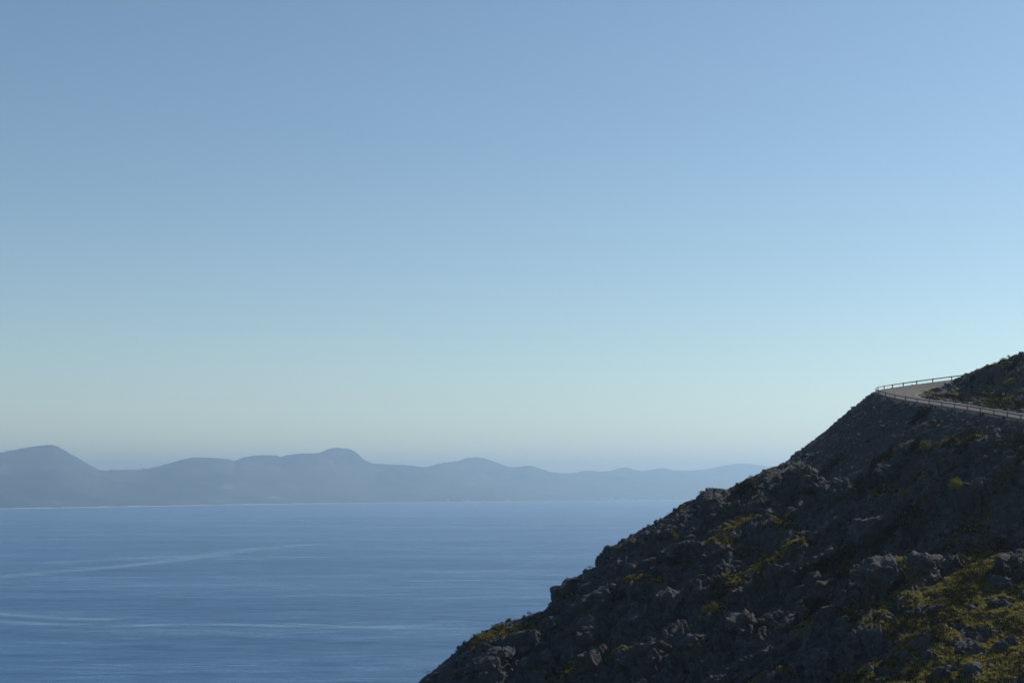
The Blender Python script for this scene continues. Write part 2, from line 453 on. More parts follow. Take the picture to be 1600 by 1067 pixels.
def headland(xs, ys):
    """height above the eye, and the masks: growth, scree"""
    X, Y = np.meshgrid(xs, ys)
    z, d, fade = base_surface(X, Y)
    # ledges and walls: a slope field integrated towards the crest
    ia, ib = np.searchsorted(xs, -26), np.searchsorted(xs, 112)
    ja, jb = np.searchsorted(ys, 162), np.searchsorted(ys, 298)
    E = np.zeros(X.shape)
    x, y = X[ja:jb, ia:ib], Y[ja:jb, ia:ib]
    e = ledge_mask(x, y); E[ja:jb, ia:ib] = e
    wob = y + 4.0 * noise(x / 23, y / 23, 3) + 1.8 * noise(x / 8, y / 8, 4)
    tw = (wob + 3.0 * noise(x / 40, y / 40, 8)) / 8.5; tw = tw - np.floor(tw)
    wall = np.where(tw < 0.42, 1.25, -0.55) * (0.45 + 0.75 * np.clip(0.5 + noise(x / 14, y / 9, 7), 0, 1))
    rough_zone = 1 - 0.7 * sstep(-0.15, 0.5, e)
    sl = 0.22 * (1 - e) - 0.22 * e + 0.40 * wall * rough_zone
    I = np.cumsum(sl, 0) * STEP
    win = int(26 / STEP)
    Ip = np.pad(I, ((win // 2 + 1, win // 2), (0, 0)), mode='edge')
    c = np.cumsum(Ip, 0); low = (c[win:] - c[:-win])[:I.shape[0]] / win
    hp = (I - low)
    edge = sstep(0, 10, y - 162) * sstep(0, 8, 298 - y) * sstep(0, 6, x + 26) * sstep(0, 6, 112 - x)
    zl = np.zeros(X.shape); zl[ja:jb, ia:ib] = hp * edge
    z = z + zl * fade
    # limestone: lumps with sharp creases, joints and blocks
    wx, wy = X + 0.9 * noise(X / 2.6, Y / 2.6, 21), Y + 0.9 * noise(X / 2.6, Y / 2.6, 22)
    lump = 2.2 * np.abs(noise(wx / 8.0, wy / 6.5, 12)) + 1.2 * np.abs(noise(wx / 3.2, wy / 2.6, 13)) + 0.6 * np.abs(noise(wx / 1.3, wy / 1.2, 14))
    b1, b2, bid = worley(wx / 5.2 + 0.3 * wy / 5.2, wy / 3.6, 29)
    f1, f2, cid = worley(wx / 2.0, wy / 1.5, 31)
    g1, g2, cid2 = worley(wx / 0.8, wy / 0.66, 37)
    blocks = 0.9 * (bid - 0.5) - 0.8 * (1 - sstep(0.0, 0.08, b2 - b1)) + 1.0 * (cid - 0.5) - 0.70 * (1 - sstep(0.0, 0.14, f2 - f1))
    small = 0.34 * (cid2 - 0.5) - 0.26 * (1 - sstep(0.0, 0.22, g2 - g1))
    rockn = lump + blocks + small + 0.14 * fbm(X / 0.8, Y / 0.8, 51, 3) - 1.4
    gentle = 0.45 * fbm(X / 3.0, Y / 3.0, 61, 4) + 0.08 * fbm(X / 0.6, Y / 0.6, 66, 2)
    vegn = noise(X / 7.5, Y / 4.5, 71) + 0.6 * noise(X / 2.8, Y / 2.0, 72) + 0.4 * noise(X / 0.9, Y / 0.9, 73)
    veg = np.clip(sstep(0.72, 1.15, vegn) * 0.8 + E * sstep(-0.62, 0.05, vegn) + 0.9 * LOWER(X, Y) * sstep(-0.45, 0.1, vegn), 0, 1)
    zz = z + rockn * (1 - 0.80 * veg) * (1 - 0.6 * E) * (0.30 + 0.70 * fade) + gentle * (0.3 + 0.7 * veg) - 0.1
    scree = np.zeros(X.shape)
    # the road, its fill slope and the hill inside the bend
    near_road = (X > 15) & (Y > 150) & (Y < 360) & (X < 200)
    if near_road.any():
        x, y = X[near_road], Y[near_road]
        do, zo = nearest(outer_f[::2], x, y); di, zi = nearest(inner_f[::2], x, y)
        io, ii = inside(outer_f, x, y), inside(inner_f, x, y)
        nz = zz[near_road]; vg = veg[near_road].copy()
        stones = 0.24 * fbm(x / 0.55, y / 0.55, 81, 3) + 0.35 * noise(x / 1.9, y / 1.9, 83) + 0.9 * noise(x / 7, y / 7, 84) * sstep(2, 9, do) * 0.5
        fill = zo - 0.16 - FILL * np.maximum(do - 0.7, 0) + stones * sstep(0.8, 2.2, do)
        dfoot = np.interp(x, foot_pts[:, 0], foot_do)
        fill = fill - 1.5 * np.maximum(do - dfoot - 1.0 - 1.2 * noise(x / 3, y / 3, 85), 0) * (y < ridge_y(x))
        # the bare ground must stay below the fill close to the road
        nz = np.where(do < dfoot - 1, np.minimum(nz, fill + 1.2 * sstep(-4, -1, do - dfoot) + 0.1 - 0.5), nz)
        out_z = np.maximum(nz, fill)
        sc_o = sstep(-0.7, 0.5, fill - nz)
        strip = (zo * di + zi * do) / (do + di + 1e-6) - 0.14
        hill = 6.0 + 0.69 * (x - 82) + 0.208 * (y - 227) - 0.35 * sstep(86, 76, x)
        hill = np.minimum(hill, 30 + 0.06 * (x - 100))
        hn = (0.28 * lump + 0.35 * blocks + small)[near_road]
        hveg = sstep(0.15, 0.7, vegn[near_road])
        hill = hill + (0.4 * noise(x / 8, y / 8, 91) + hn * (1 - 0.6 * hveg)) * sstep(74, 88, x) * 0.8 - 0.2
        in_z = np.minimum(hill, zi + 0.05 + 0.42 * di + (0.3 * noise(x / 1.5, y / 1.5, 92) + 0.4 * noise(x / 4, y / 4, 93)) * sstep(0.2, 2.0, di))
        in_z = np.maximum(in_z, zi - 0.25 + 0.1 * di)
        nz = np.where(ii, in_z, np.where(io, strip, out_z))
        sc = np.where(io, 0.0, sc_o)
        vg = np.where(ii, hveg * 0.5 * sstep(0.4, 1.2, di), np.where(io, 0, vg * (1 - sc_o)))
        zz[near_road] = nz; scree[near_road] = sc; veg[near_road] = vg
    # the spur the photographer stands on
    rr = np.hypot(X, Y)
    own = -1.75 - 0.62 * np.maximum(rr - 2.5, 0) + 0.5 * noise(X / 4, Y / 4, 95) * sstep(3, 9, rr)
    zz = np.maximum(zz, own)
    return X, Y, np.maximum(zz, -EYE - 12), veg, scree

def axis(lo, a, b, hi, step, grow=1.13):
    core = list(np.arange(a, b, step))
    s, v, up = step, b, []
    while v < hi: up.append(v); s *= grow; v += min(s, 25)
    s, v, dn = step, a, []
    while True:
        s *= grow; v -= min(s, 25)
        if v < lo: break
        dn.append(v)
    return np.array(dn[::-1] + core + up)
STEP = 0.17
xs = axis(-420, -26, 112, 620, STEP)
ys = axis(-160, 162, 298, 760, STEP)
GX, GY, GZ, VEG, SCREE = headland(xs, ys)
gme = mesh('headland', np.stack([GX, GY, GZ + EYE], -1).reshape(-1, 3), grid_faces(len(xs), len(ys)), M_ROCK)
attr(gme, 'veg', VEG); attr(gme, 'scree', SCREE)
obj('hillside', gme, kind='structure')

gy_, gx_ = np.gradient(GZ, ys, xs)
SLOPE = np.hypot(gx_, gy_)

def ground(x, y):
    """terrain height (above the eye) by bilinear lookup"""
    x, y = np.asarray(x, float), np.asarray(y, float)
    i = np.clip(np.searchsorted(xs, x) - 1, 0, len(xs) - 2); j = np.clip(np.searchsorted(ys, y) - 1, 0, len(ys) - 2)
    u, v = (x - xs[i]) / (xs[i + 1] - xs[i]), (y - ys[j]) / (ys[j + 1] - ys[j])
    return (GZ[j, i] * (1 - u) * (1 - v) + GZ[j, i + 1] * u * (1 - v) + GZ[j + 1, i] * (1 - u) * v + GZ[j + 1, i + 1] * u * v)

def spot(px, py):
    """the first place where the line of sight through a photo point meets the headland"""
    r = ray(px, py)
    Y = np.arange(120, 330, 0.1)
    dz = r[2] * Y - ground(r[0] * Y, Y)
    hit = np.nonzero(dz < 0)[0]
    if not len(hit): return None
    Yh = Y[hit[0]]
    return np.array([r[0] * Yh, Yh, ground(r[0] * Yh, Yh) + EYE])

# ------------------------------------------------------------------ road surface and crash barrier
n_across = 9
rows = []
for k in range(n_across):
    u = k / (n_across - 1)
    e = outer_f * (1 - u) + inner_f * u
    out_dir = outer_f - inner_f
    out_dir /= np.linalg.norm(out_dir[:, :2], axis=1)[:, None]
    if k == 0: e = e + out_dir * 0.35
    e = e + np.array([0, 0, EYE + 0.02 + 0.05 * math.sin(u * math.pi)])
    rows.append(e)
rows = np.array(rows)
n_l = rows.shape[1]
skirt_o, skirt_i = rows[0] - [0, 0, 0.5], rows[-1] - [0, 0, 0.5]
V = np.vstack([skirt_o[None], rows, skirt_i[None]])
rme = mesh('road', V.reshape(-1, 3), grid_faces(n_l, n_across + 2)[:, ::-1], M_ROAD)
attr(rme, 'across', np.repeat(np.r_[0, np.linspace(0, 1, n_across), 1], n_l))
obj('road', rme, kind='structure')

def sweep(line, prof, close=False):
    """sweep a profile (out, up) along a polyline"""
    n, k = len(line), len(prof)
    t = np.gradient(line, axis=0); t[:, 2] = 0; t /= np.linalg.norm(t, axis=1)[:, None]
    o = np.stack([-t[:, 1], t[:, 0], 0 * t[:, 0]], 1)
    pr = np.asarray(prof)
    V = line[:, None] + o[:, None] * pr[None, :, :1] + np.array([0, 0, 1.0]) * pr[None, :, 1:2]
    i = np.arange(n * k).reshape(n, k); j = np.roll(i, -1, 1)
    F = np.stack([i[:-1], j[:-1], j[1:], i[1:]], -1).reshape(-1, 4)
    return V.reshape(-1, 3), F

def box(cx, cy, z0, z1_, sx, sy, yaw=0.0):
    c, s = math.cos(yaw), math.sin(yaw)
    v = []
    for zz in (z0, z1_):
        for ax, ay in ((-1, -1), (1, -1), (1, 1), (-1, 1)):
            x, y = ax * sx / 2, ay * sy / 2
            v.append((cx + c * x - s * y, cy + s * x + c * y, zz))
    f = [(0, 3, 2, 1), (4, 5, 6, 7), (0, 1, 5, 4), (1, 2, 6, 5), (2, 3, 7, 6), (3, 0, 4, 7)]
    return np.array(v), np.array(f)

barrier = obj('crash_barrier', None, loc=tuple(posts[n_post // 2] + [0, 0, EYE]),
              label='long grey steel crash barrier on posts following the outer edge of the hairpin road', cat='crash barrier')
org = np.array(barrier.location)
n0 = 6
line = smoothline(resample(outer[3:-2], 200), 4)
line = line + [0, 0, EYE]
# W-shaped beam
prof = [(a, 0.53 + (b - 0.46) * 0.72) for a, b in [(0.00, 0.46), (0.05, 0.50), (0.05, 0.55), (0.00, 0.60), (0.05, 0.65), (0.05, 0.70), (0.00, 0.75), (-0.012, 0.75), (0.035, 0.70), (0.035, 0.655), (-0.014, 0.60), (0.035, 0.55), (0.035, 0.505), (-0.012, 0.46)]]
bv, bf = sweep(line, [(a, b + 0.02) for a, b in prof])
obj('beam', mesh('barrier_beam', bv - org, bf, M_METAL, smooth=False), barrier)
allp = np.vstack([outer[3:6], posts, tail[:1]])
for k in range(len(allp)):
    q = allp[k]
    a, b = allp[max(k - 1, 0)], allp[min(k + 1, len(allp) - 1)]
    yaw = math.atan2(b[1] - a[1], b[0] - a[0])
    dx, dy = math.sin(yaw) * 0.10, -math.cos(yaw) * 0.10
    # C-shaped steel post: web and two flanges
    parts = [box(q[0] + dx, q[1] + dy, q[2] - 0.6, q[2] + 0.80, 0.15, 0.05, yaw)]
    for sgn in (-1, 1):
        ox, oy = math.cos(yaw) * sgn * 0.075, math.sin(yaw) * sgn * 0.075
        parts.append(box(q[0] + dx + ox, q[1] + dy + oy, q[2] - 0.6, q[2] + 0.798, 0.03, 0.13, yaw))
    pv = np.vstack([x[0] for x in parts]); pf = np.vstack([x[1] + 8 * m for m, x in enumerate(parts)])
    base = np.array([q[0], q[1], q[2] + EYE])
    obj('post', mesh('barrier_post', pv + [0, 0, EYE] - base, pf, M_METAL, smooth=False), barrier, loc=tuple(base - org))

# ------------------------------------------------------------------ rock outcrops, rocks and plants
def noise3(p, seed=0):
    """3-D value noise, -1 .. 1"""
    i = np.floor(p); f = p - i; u = f * f * f * (f * (f * 6 - 15) + 10)
    def h(ox, oy, oz):
        return hashf(i[:, 0] + ox + 57.0 * (i[:, 2] + oz), i[:, 1] + oy + 131.0 * (i[:, 2] + oz), seed)
    r_ = 0
    for ox in (0, 1):
        for oy in (0, 1):
            for oz in (0, 1):
                w_ = (u[:, 0] if ox else 1 - u[:, 0]) * (u[:, 1] if oy else 1 - u[:, 1]) * (u[:, 2] if oz else 1 - u[:, 2])
                r_ = r_ + w_ * h(ox, oy, oz)
    return r_ * 2 - 1
def ico(sub):
    t = (1 + 5 ** .5) / 2
    v = [(-1, t, 0), (1, t, 0), (-1, -t, 0), (1, -t, 0), (0, -1, t), (0, 1, t), (0, -1, -t), (0, 1, -t), (t, 0, -1), (t, 0, 1), (-t, 0, -1), (-t, 0, 1)]
    f = [(0,11,5),(0,5,1),(0,1,7),(0,7,10),(0,10,11),(1,5,9),(5,11,4),(11,10,2),(10,7,6),(7,1,8),(3,9,4),(3,4,2),(3,2,6),(3,6,8),(3,8,9),(4,9,5),(2,4,11),(6,2,10),(8,6,7),(9,8,1)]
    v = [np.array(a) / np.linalg.norm(a) for a in v]
    for _ in range(sub):
        c, nf = {}, []
        def mid(a, b):
            key = (min(a, b), max(a, b))
            if key not in c:
                m = v[a] + v[b]; v.append(m / np.linalg.norm(m)); c[key] = len(v) - 1
            return c[key]
        for a, b, d in f:
            x, y, z = mid(a, b), mid(b, d), mid(d, a)
            nf += [(a, x, z), (b, y, x), (d, z, y), (x, y, z)]
        f = nf
    return np.array(v), np.array(f)
ICO0, ICO4, ICO1, ICO5 = ico(0), ico(4), ico(1), ico(5)

def crag(cen, w, dp, h, tilt, seed, big):
    """a block of bedrock: joints, vertical flutes and worn edges"""
    v, f = ICO5 if big else ICO4
    r_ = np.random.default_rng(seed)
    q = np.sign(v) * np.abs(v) ** 0.52
    q /= np.abs(q).max(0)
    for _ in range(14):
        n_ = r_.normal(size=3) * [1, 1, 0.7]; n_ /= np.linalg.norm(n_)
        dd = q @ n_ - r_.uniform(0.58, 0.95)
        q = q - np.where(dd > 0, dd * 0.9, 0)[:, None] * n_
    q = q * [w / 2, dp / 2, h / 2]
    c_, s_ = math.cos(tilt), math.sin(tilt)
    off = r_.uniform(-90, 90, 3)
    g = q + off
    g = g + 0.5 * np.stack([noise3(g / 1.9, 3), noise3(g / 1.9, 4), noise3(g / 1.9, 5)], 1)
    fl = g * [1, 1, 0.42]
    nrm = q / np.array([w, dp, h]) ** 2; nrm /= np.linalg.norm(nrm, axis=1)[:, None] + 1e-9
    sc = min(1.0, h / 4.5)
    a1, a2, a3 = np.abs(noise3(fl / 3.4, 11)), np.abs(noise3(fl / 1.5, 12)), np.abs(noise3(fl / 0.62, 13))
    crack = np.maximum(0, 1 - np.abs(noise3(g / [3.6, 3.6, 5.0], 15)) * 9) + 0.8 * np.maximum(0, 1 - np.abs(noise3(g @ np.array([[.8, .3, .5], [-.3, .9, .1], [-.5, -.1, .85]]) / [1.7, 1.7, 4.0], 16)) * 7)
    bed = (g[:, 2] + 0.35 * g[:, 0] * 0 + 0.5 * noise3(g / 4.0, 18)) / (0.9 + 0.5 * r_.random()); bed = bed - np.floor(bed)
    jnt = (g[:, 0] * 0.8 + g[:, 1] * 0.6 + 0.7 * noise3(g / 3.0, 19)) / (1.3 + 0.8 * r_.random()); jnt = jnt - np.floor(jnt)
    dsp = sc * (0.75 * a1 + 0.45 * a2 - 0.8 * crack + 0.42 * bed + 0.45 * np.abs(jnt - 0.35) + 0.5 * (0.5 - np.abs(noise3(fl / 1.1, 20)))) + 0.30 * a3 + 0.14 * noise3(g / 0.28, 17) - 0.75 * sc
    q = q + nrm * dsp[:, None]
    q = np.stack([q[:, 0] * c_ - q[:, 2] * s_, q[:, 1], q[:, 0] * s_ + q[:, 2] * c_], 1)
    return q + cen, f

CRAGS = [  # photo x, y of the middle, width and height in photo pixels
    (1400,735,85,36),(1500,724,75,30),(1590,740,62,50),(1304,773,105,44),(1223,785,52,36),(1368,846,95,78),(1430,842,46,58),(1540,788,95,78),(1585,806,60,60),(1297,840,70,52),
    (1228,912,75,62),(1290,882,62,38),(1392,914,115,80),(1478,896,58,38),(1165,992,82,58),(1083,1032,88,62),(1168,1048,62,42),(1580,896,55,52),
    (893,922,66,46),(970,862,92,42),(1052,818,78,34),(1072,866,78,38),(940,960,100,60),(1040,962,100,62),(820,1012,92,42),(925,1000,86,44),(930,1045,92,50),(1012,1040,92,62),
    (1120,880,56,34),(1135,800,50,26),(1180,770,52,30),(1110,985,60,44),(1240,1020,50,44),(1330,985,52,38),(1255,742,58,26),(1330,905,48,34),(1440,1012,40,30),(1540,850,60,34),
    (1345,800,70,30),(1460,800,60,40),(1180,935,60,40),(1290,930,70,40),(770,1040,80,40),(1000,890,56,30),(1515,1020,44,26),(1570,1010,40,24),(1480,1058,50,30),(1560,950,40,26),
    (860,985,60,34),(1090,920,60,36),(1270,800,70,34),(1430,700,60,22),(1540,700,60,24),
]
cv, cf, off_v = [], [], 0
rc = random.Random(11)
fill_c = []
for _ in range(1500):
    px = rc.uniform(700, 1620); py = rc.uniform(700, 1075)
    fill_c.append((px, py, rc.uniform(12, 44), 0))
n_hand = len(CRAGS); kept = 0
for k, (px, py, w, h) in enumerate(CRAGS + fill_c):
    q = spot(px, py)
    if q is None: continue
    j_, i_ = np.searchsorted(ys, q[1]), np.searchsorted(xs, q[0])
    if k >= n_hand:
        if kept > 260 or VEG[j_, i_] > 0.3 or SCREE[j_, i_] > 0.3 or rc.random() > 0.55: continue
        if nearest(outer_f[::3], np.array([q[0]]), np.array([q[1]]))[0][0] < 3: continue
        h = w * rc.uniform(0.45, 0.8); kept += 1
    sc_ = q[1] / FPX
    W, H = w * sc_, h * sc_
    dpt = W * rc.uniform(0.55, 0.8)
    cen = q + np.array([0, dpt * 0.26, -0.02 * H])
    crest = float(np.interp(q[0], rx, rz)) + EYE
    if ridge_y(q[0]) - q[1] < 14: cen[2] = min(cen[2], crest - 0.5 - H * 0.5)
    tilt = rc.uniform(0.15, 0.5) if w > h else rc.uniform(-0.1, 0.4)
    a_, b_ = crag(cen, W * 0.98, dpt, H * 1.02, tilt, 1000 + k, k < n_hand)
    if a_[:, 1].size and k >= n_hand and (inside(outer_f, a_[:, 0], a_[:, 1]).any()): continue
    cv.append(a_); cf.append(b_ + off_v); off_v += len(a_)
cv, cf = np.vstack(cv), np.vstack(cf)
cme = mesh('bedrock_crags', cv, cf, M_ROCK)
obj('cliffs', cme, kind='structure')
from mathutils.bvhtree import BVHTree
from mathutils import Vector
bvh = BVHTree.FromPolygons(cv.tolist(), cf.tolist())
ground_spot = spot
def spot(px, py):
    """the first ground or bedrock that a photo point's line of sight meets"""
    g_ = ground_spot(px, py)
    r_ = ray(px, py)
    hit = bvh.ray_cast(Vector((0, 0, EYE)), Vector(r_))[0]
    if hit is not None and (g_ is None or hit.y < g_[1]): return np.array(hit)
    return g_

def boulder_mesh(w, dpt, h, seed):
    v, f = crag(np.array([0, 0, h * 0.28]), w, dpt, h * 1.25, 0.0, 3000 + seed, w > 4)
    return mesh('boulder', v, f, M_STONE)

BOULDERS = [  # photo x, y of the foot, width, height, tilt, label
    (1366, 1030, 7.0, 5.2, 0.0, 'large pointed grey boulder rising from the grass at the bottom, widest of the lower boulders'),
    (1284, 1040, 4.4, 4.2, 0.2, 'grey boulder left of the large pointed boulder with grass on its shoulder'),
    (1118, 797, 4.6, 2.0, 0.1, 'dark rock hump breaking the skyline of the headland beside the sea'),
    (1447, 895, 5.2, 3.6, -0.2, 'grey crag with bright sunlit rim above the central grass gully'),
    (1415, 1030, 2.0, 1.5, 0.3, 'small grey rock just right of the large pointed boulder'),
    (1455, 1030, 2.2, 1.6, -0.3, 'small sharp pale-topped rock in the yellow grass near the bottom edge'),
    (1525, 1052, 3.4, 1.9, 0.1, 'broken pale-edged rock pile in the bottom right corner grass'),
    (1560, 915, 3.6, 2.2, 0.0, 'grey rock with pale rim by the right edge above the grass slope'),
    (1590, 880, 3.2, 2.4, 0.4, 'grey block cut off by the right edge of the picture'),
    (1245, 1052, 2.6, 1.6, 0.1, 'low pale-capped rock at the bottom beside the yellow grass patch'),
    (1480, 830, 2.6, 1.6, 0.2, 'pale rim-lit rock beside the grass band in the right middle of the slope'),
    (948, 945, 2.6, 1.2, 0.0, 'low rounded rock on the slope behind the skyline above the sea'),
    (1070, 905, 2.2, 1.3, 0.3, 'small pale-edged rock in the middle of the dark slope left of the gully'),
    (1016, 840, 2.4, 1.2, 0.1, 'dark rock on the skyline halfway down the headland'),
]
for i, (px, py, w, h, tilt, lab) in enumerate(BOULDERS):
    q = spot(px, py)
    if q is None: print('boulder misses', px, py); continue
    o = obj('boulder', boulder_mesh(w, w * 0.8, h, 40 + i), loc=(q[0], q[1] + w * 0.2, q[2] - 0.25 * h), label=lab, cat='boulder', group='boulders on the headland slope')
    o.rotation_euler = (0, tilt, i * 1.3)

def leaves(centres, size, aspect=0.5, up=0.3, seed=1):
    """one leaf-shaped quad at each centre"""
    n = len(centres); r = np.random.default_rng(seed)
    a = r.normal(size=(n, 3)); a[:, 2] += up; a /= np.linalg.norm(a, axis=1)[:, None]
    b = np.cross(a, r.normal(size=(n, 3))); b /= np.linalg.norm(b, axis=1)[:, None]
    s = (size * r.uniform(0.6, 1.4, n))[:, None]
    V = np.stack([centres - a * s * 0.5, centres + b * s * 0.5 * aspect, centres + a * s * 0.5, centres - b * s * 0.5 * aspect], 1)
    return V.reshape(-1, 3), np.arange(4 * n).reshape(n, 4)

def shrub_cloud(w, h, n, seed):
    """points of a low uneven dome"""
    r = np.random.default_rng(seed)
    k = max(4, int(w * 3.2))
    cx = r.uniform(-0.42, 0.42, k) * w; cy = r.uniform(-0.36, 0.36, k) * w
    rad = r.uniform(0.16, 0.30, k) * w
    cz = h * (0.55 - 1.1 * (np.hypot(cx, cy) / w) ** 2) * r.uniform(0.5, 1.15, k)
    i = r.integers(0, k, n)
    d = r.normal(size=(n, 3)); d /= np.linalg.norm(d, axis=1)[:, None]
    q = r.uniform(0.45, 1.0, n) ** 0.5
    p = np.stack([cx[i] + d[:, 0] * rad[i] * q, cy[i] + d[:, 1] * rad[i] * q, np.maximum(cz[i], 0.05) + d[:, 2] * np.minimum(rad[i], h * 0.5) * q], 1)
    p[:, 2] = np.maximum(p[:, 2], -0.15)
    return p

def twig_mesh(w, h, seed, gx0, gy0):
    r = random.Random(seed); V, F = [], []
    for _ in range(7):
        a = np.array([r.uniform(-.06, .06) * w, r.uniform(-.06, .06) * w, -0.35])
        b = np.array([r.uniform(-.38, .38) * w, r.uniform(-.3, .3) * w, h * r.uniform(.35, .7)])
        b[2] = 0.75 * b[2] + gx0 * b[0] + gy0 * b[1]
        m = (a + b) / 2 + np.array([0, 0, h * .1])
        for (p0, r0), (p1, r1) in (((a, .045), (m, .03)), ((m, .03), (b, .012))):
            k0 = len(V)
            for p_, rr in ((p0, r0), (p1, r1)):
                for t in range(5): V.append(p_ + rr * np.array([math.cos(t * 1.2566), math.sin(t * 1.2566), 0]))
            for t in range(5): F.append((k0 + t, k0 + (t + 1) % 5, k0 + 5 + (t + 1) % 5, k0 + 5 + t))
    return mesh('shrub_stems', V, F, M_TWIG)

SHRUBS = [  # photo x, y of the foot, width m, height m, yellow?, label
    (1437, 655, 2.6, 1.2, 0, 'dark shrub alone on the scree just below the crash barrier'),
    (1300, 732, 3.6, 1.4, 0, 'dark oval shrub at the foot of the scree towards the sea'),
    (1372, 724, 2.4, 1.0, 0, 'dark shrub at the lower left end of the row under the scree'),
    (1388, 712, 2.2, 0.9, 0, 'second shrub from the left in the row under the scree'),
    (1405, 704, 2.2, 0.9, 1, 'yellowish shrub, third from the left in the row under the scree'),
    (1427, 699, 2.4, 1.0, 0, 'dark shrub at the middle of the row under the scree'),
    (1452, 698, 2.4, 1.0, 1, 'olive shrub right of the middle of the row under the scree'),
    (1484, 693, 2.4, 1.0, 0, 'dark shrub second from the right end of the row under the scree'),
    (1515, 688, 3.0, 1.1, 0, 'wide dark shrub at the right end of the row under the scree'),
    (1582, 700, 4.2, 1.9, 0, 'big dark bush at the right edge below the barrier'),
    (1592, 725, 3.0, 1.4, 0, 'dark bush at the right edge just under the biggest bush'),
    (1352, 752, 2.6, 1.2, 0, 'dark shrub in a hollow between rock slabs left of the slope centre'),
    (1378, 758, 2.2, 0.9, 0, 'dark shrub squeezed under a long rock slab'),
    (1426, 750, 2.2, 0.9, 1, 'yellow-green shrub on top of the slab under the scree'),
    (1492, 758, 2.6, 1.0, 1, 'bright yellow-green shrub on the ledge right of the slope centre'),
    (1568, 740, 2.8, 1.2, 1, 'olive shrub near the right edge on the upper ledge'),
    (1262, 770, 2.6, 1.0, 0, 'dark olive shrub on the ledge under the oval shrub'),
    (1240, 778, 2.0, 0.8, 0, 'small dark shrub at the left end of that ledge near the skyline'),
    (1368, 803, 2.2, 1.0, 1, 'yellow shrub of the pair above the big cracked rock, left one'),
    (1384, 797, 2.0, 0.9, 1, 'yellow shrub of the pair above the big cracked rock, right one'),
    (1418, 800, 2.4, 1.0, 0, 'brownish shrub right of the yellow pair'),
    (1416, 777, 2.2, 0.9, 1, 'olive shrub among pale stones in the upper middle of the slope'),
    (1446, 782, 2.8, 1.1, 1, 'wide yellow-green shrub among pale stones in the upper middle'),
    (1424, 815, 2.6, 1.1, 0, 'dark shrub hanging in the cleft right of the big cracked rock'),
    (1380, 838, 3.2, 1.2, 0, 'dark shrub in the cleft under the big cracked rock'),
    (1312, 866, 3.4, 1.3, 0, 'dark shrub low between two rounded rocks left of the gully'),
    (1245, 856, 2.4, 0.9, 1, 'yellow-green shrub on the left side of the slope'),
    (1212, 815, 2.8, 0.9, 1, 'yellowish shrub at the grassy shoulder near the skyline'),
    (1232, 812, 2.4, 0.9, 1, 'pale yellow shrub right of the grassy shoulder'),
    (1274, 888, 3.2, 1.2, 0, 'black-green shrub under the rounded rocks on the left'),
    (1318, 895, 2.8, 1.1, 0, 'dark shrub right of the black-green one under the rounded rocks'),
    (1523, 782, 2.6, 1.2, 0, 'dark round shrub on the rock face at the right'),
    (1546, 802, 1.8, 0.9, 1, 'small yellow-green shrub below the rock face at the right'),
    (1398, 918, 2.2, 1.1, 0, 'small dark shrub in a hole of the crag'),
    (1463, 972, 4.4, 1.7, 0, 'broad dark bush in the gully beside the yellow grass'),
    (1405, 982, 3.4, 1.6, 0, 'dark bush right above the large pointed boulder'),
    (1530, 905, 4.6, 1.6, 0, 'long dark bush filling the gully at the right'),
    (1570, 860, 4.2, 1.5, 0, 'dark bush at the top of the gully near the right edge'),
    (1505, 935, 4.2, 1.5, 0, 'dark bush in the middle of the gully'),
    (1345, 958, 3.2, 1.2, 0, 'dark bush under the crag left of the grassy ledge'),
    (1285, 945, 3.4, 1.3, 0, 'dark bush above the bright grass patch at the bottom'),
    (1152, 770, 2.4, 1.1, 0, 'brown-green shrub on the skyline right of the rock hump'),
    (1170, 760, 2.6, 1.1, 0, 'olive shrub on the skyline under the lower end of the scree'),
    (1060, 845, 2.6, 1.0, 1, 'yellow shrub on the ledge behind the skyline'),
    (1102, 832, 2.6, 1.0, 1, 'olive-yellow shrub in the middle of the ledge behind the skyline'),
    (1140, 850, 2.6, 1.0, 1, 'yellow shrub low on the ledge between pale rocks'),
    (1062, 872, 3.0, 1.2, 0, 'dark shrub standing alone under the ledge behind the skyline'),
    (1175, 892, 3.0, 1.1, 1, 'bright yellow-green shrub left of the tall rounded rocks'),
    (1192, 900, 3.2, 1.2, 0, 'dark green shrub beside the bright yellow-green one'),
    (1118, 925, 3.0, 1.1, 0, 'dark shrub on the stony slope below the pale rocks'),
    (1110, 955, 2.6, 1.0, 1, 'olive shrub on the lower slope left of the dark hollow'),
    (985, 905, 2.4, 0.9, 1, 'yellow-green shrub on the grassy patch low on the left slope'),
    (1012, 918, 2.4, 0.9, 1, 'olive shrub at the right end of the low grassy patch'),
    (962, 935, 2.2, 0.9, 0, 'dark shrub under the low grassy patch'),
    (1462, 610, 1.3, 0.5, 0, 'dark shrub at the tip of the bank inside the road bend'),
    (1480, 621, 2.0, 0.8, 0, 'black-green bush on the bank inside the bend beside the near lane'),
    (1507, 626, 2.2, 0.9, 0, 'dark bush behind the crash barrier on the inner bank'),
    (1524, 594, 1.4, 0.6, 0, 'dark bush where the far lane vanishes behind the hill'),
    (1548, 590, 1.8, 0.5, 0, 'dark bush on the hill crest above the vanishing road'),
    (1582, 572, 2.2, 0.6, 0, 'dark bush on the hill crest at the right edge of the sky'),
    (1555, 618, 2.0, 0.8, 1, 'bright yellow-green bush on the hillside inside the bend'),
    (1577, 600, 2.2, 0.8, 1, 'olive bush high on the hillside inside the bend'),
    (1560, 636, 3.6, 1.5, 0, 'dark bush at the foot of the hill beside the near lane'),
    (1592, 640, 3.4, 1.6, 0, 'dark bush beside the near lane at the right edge'),
]
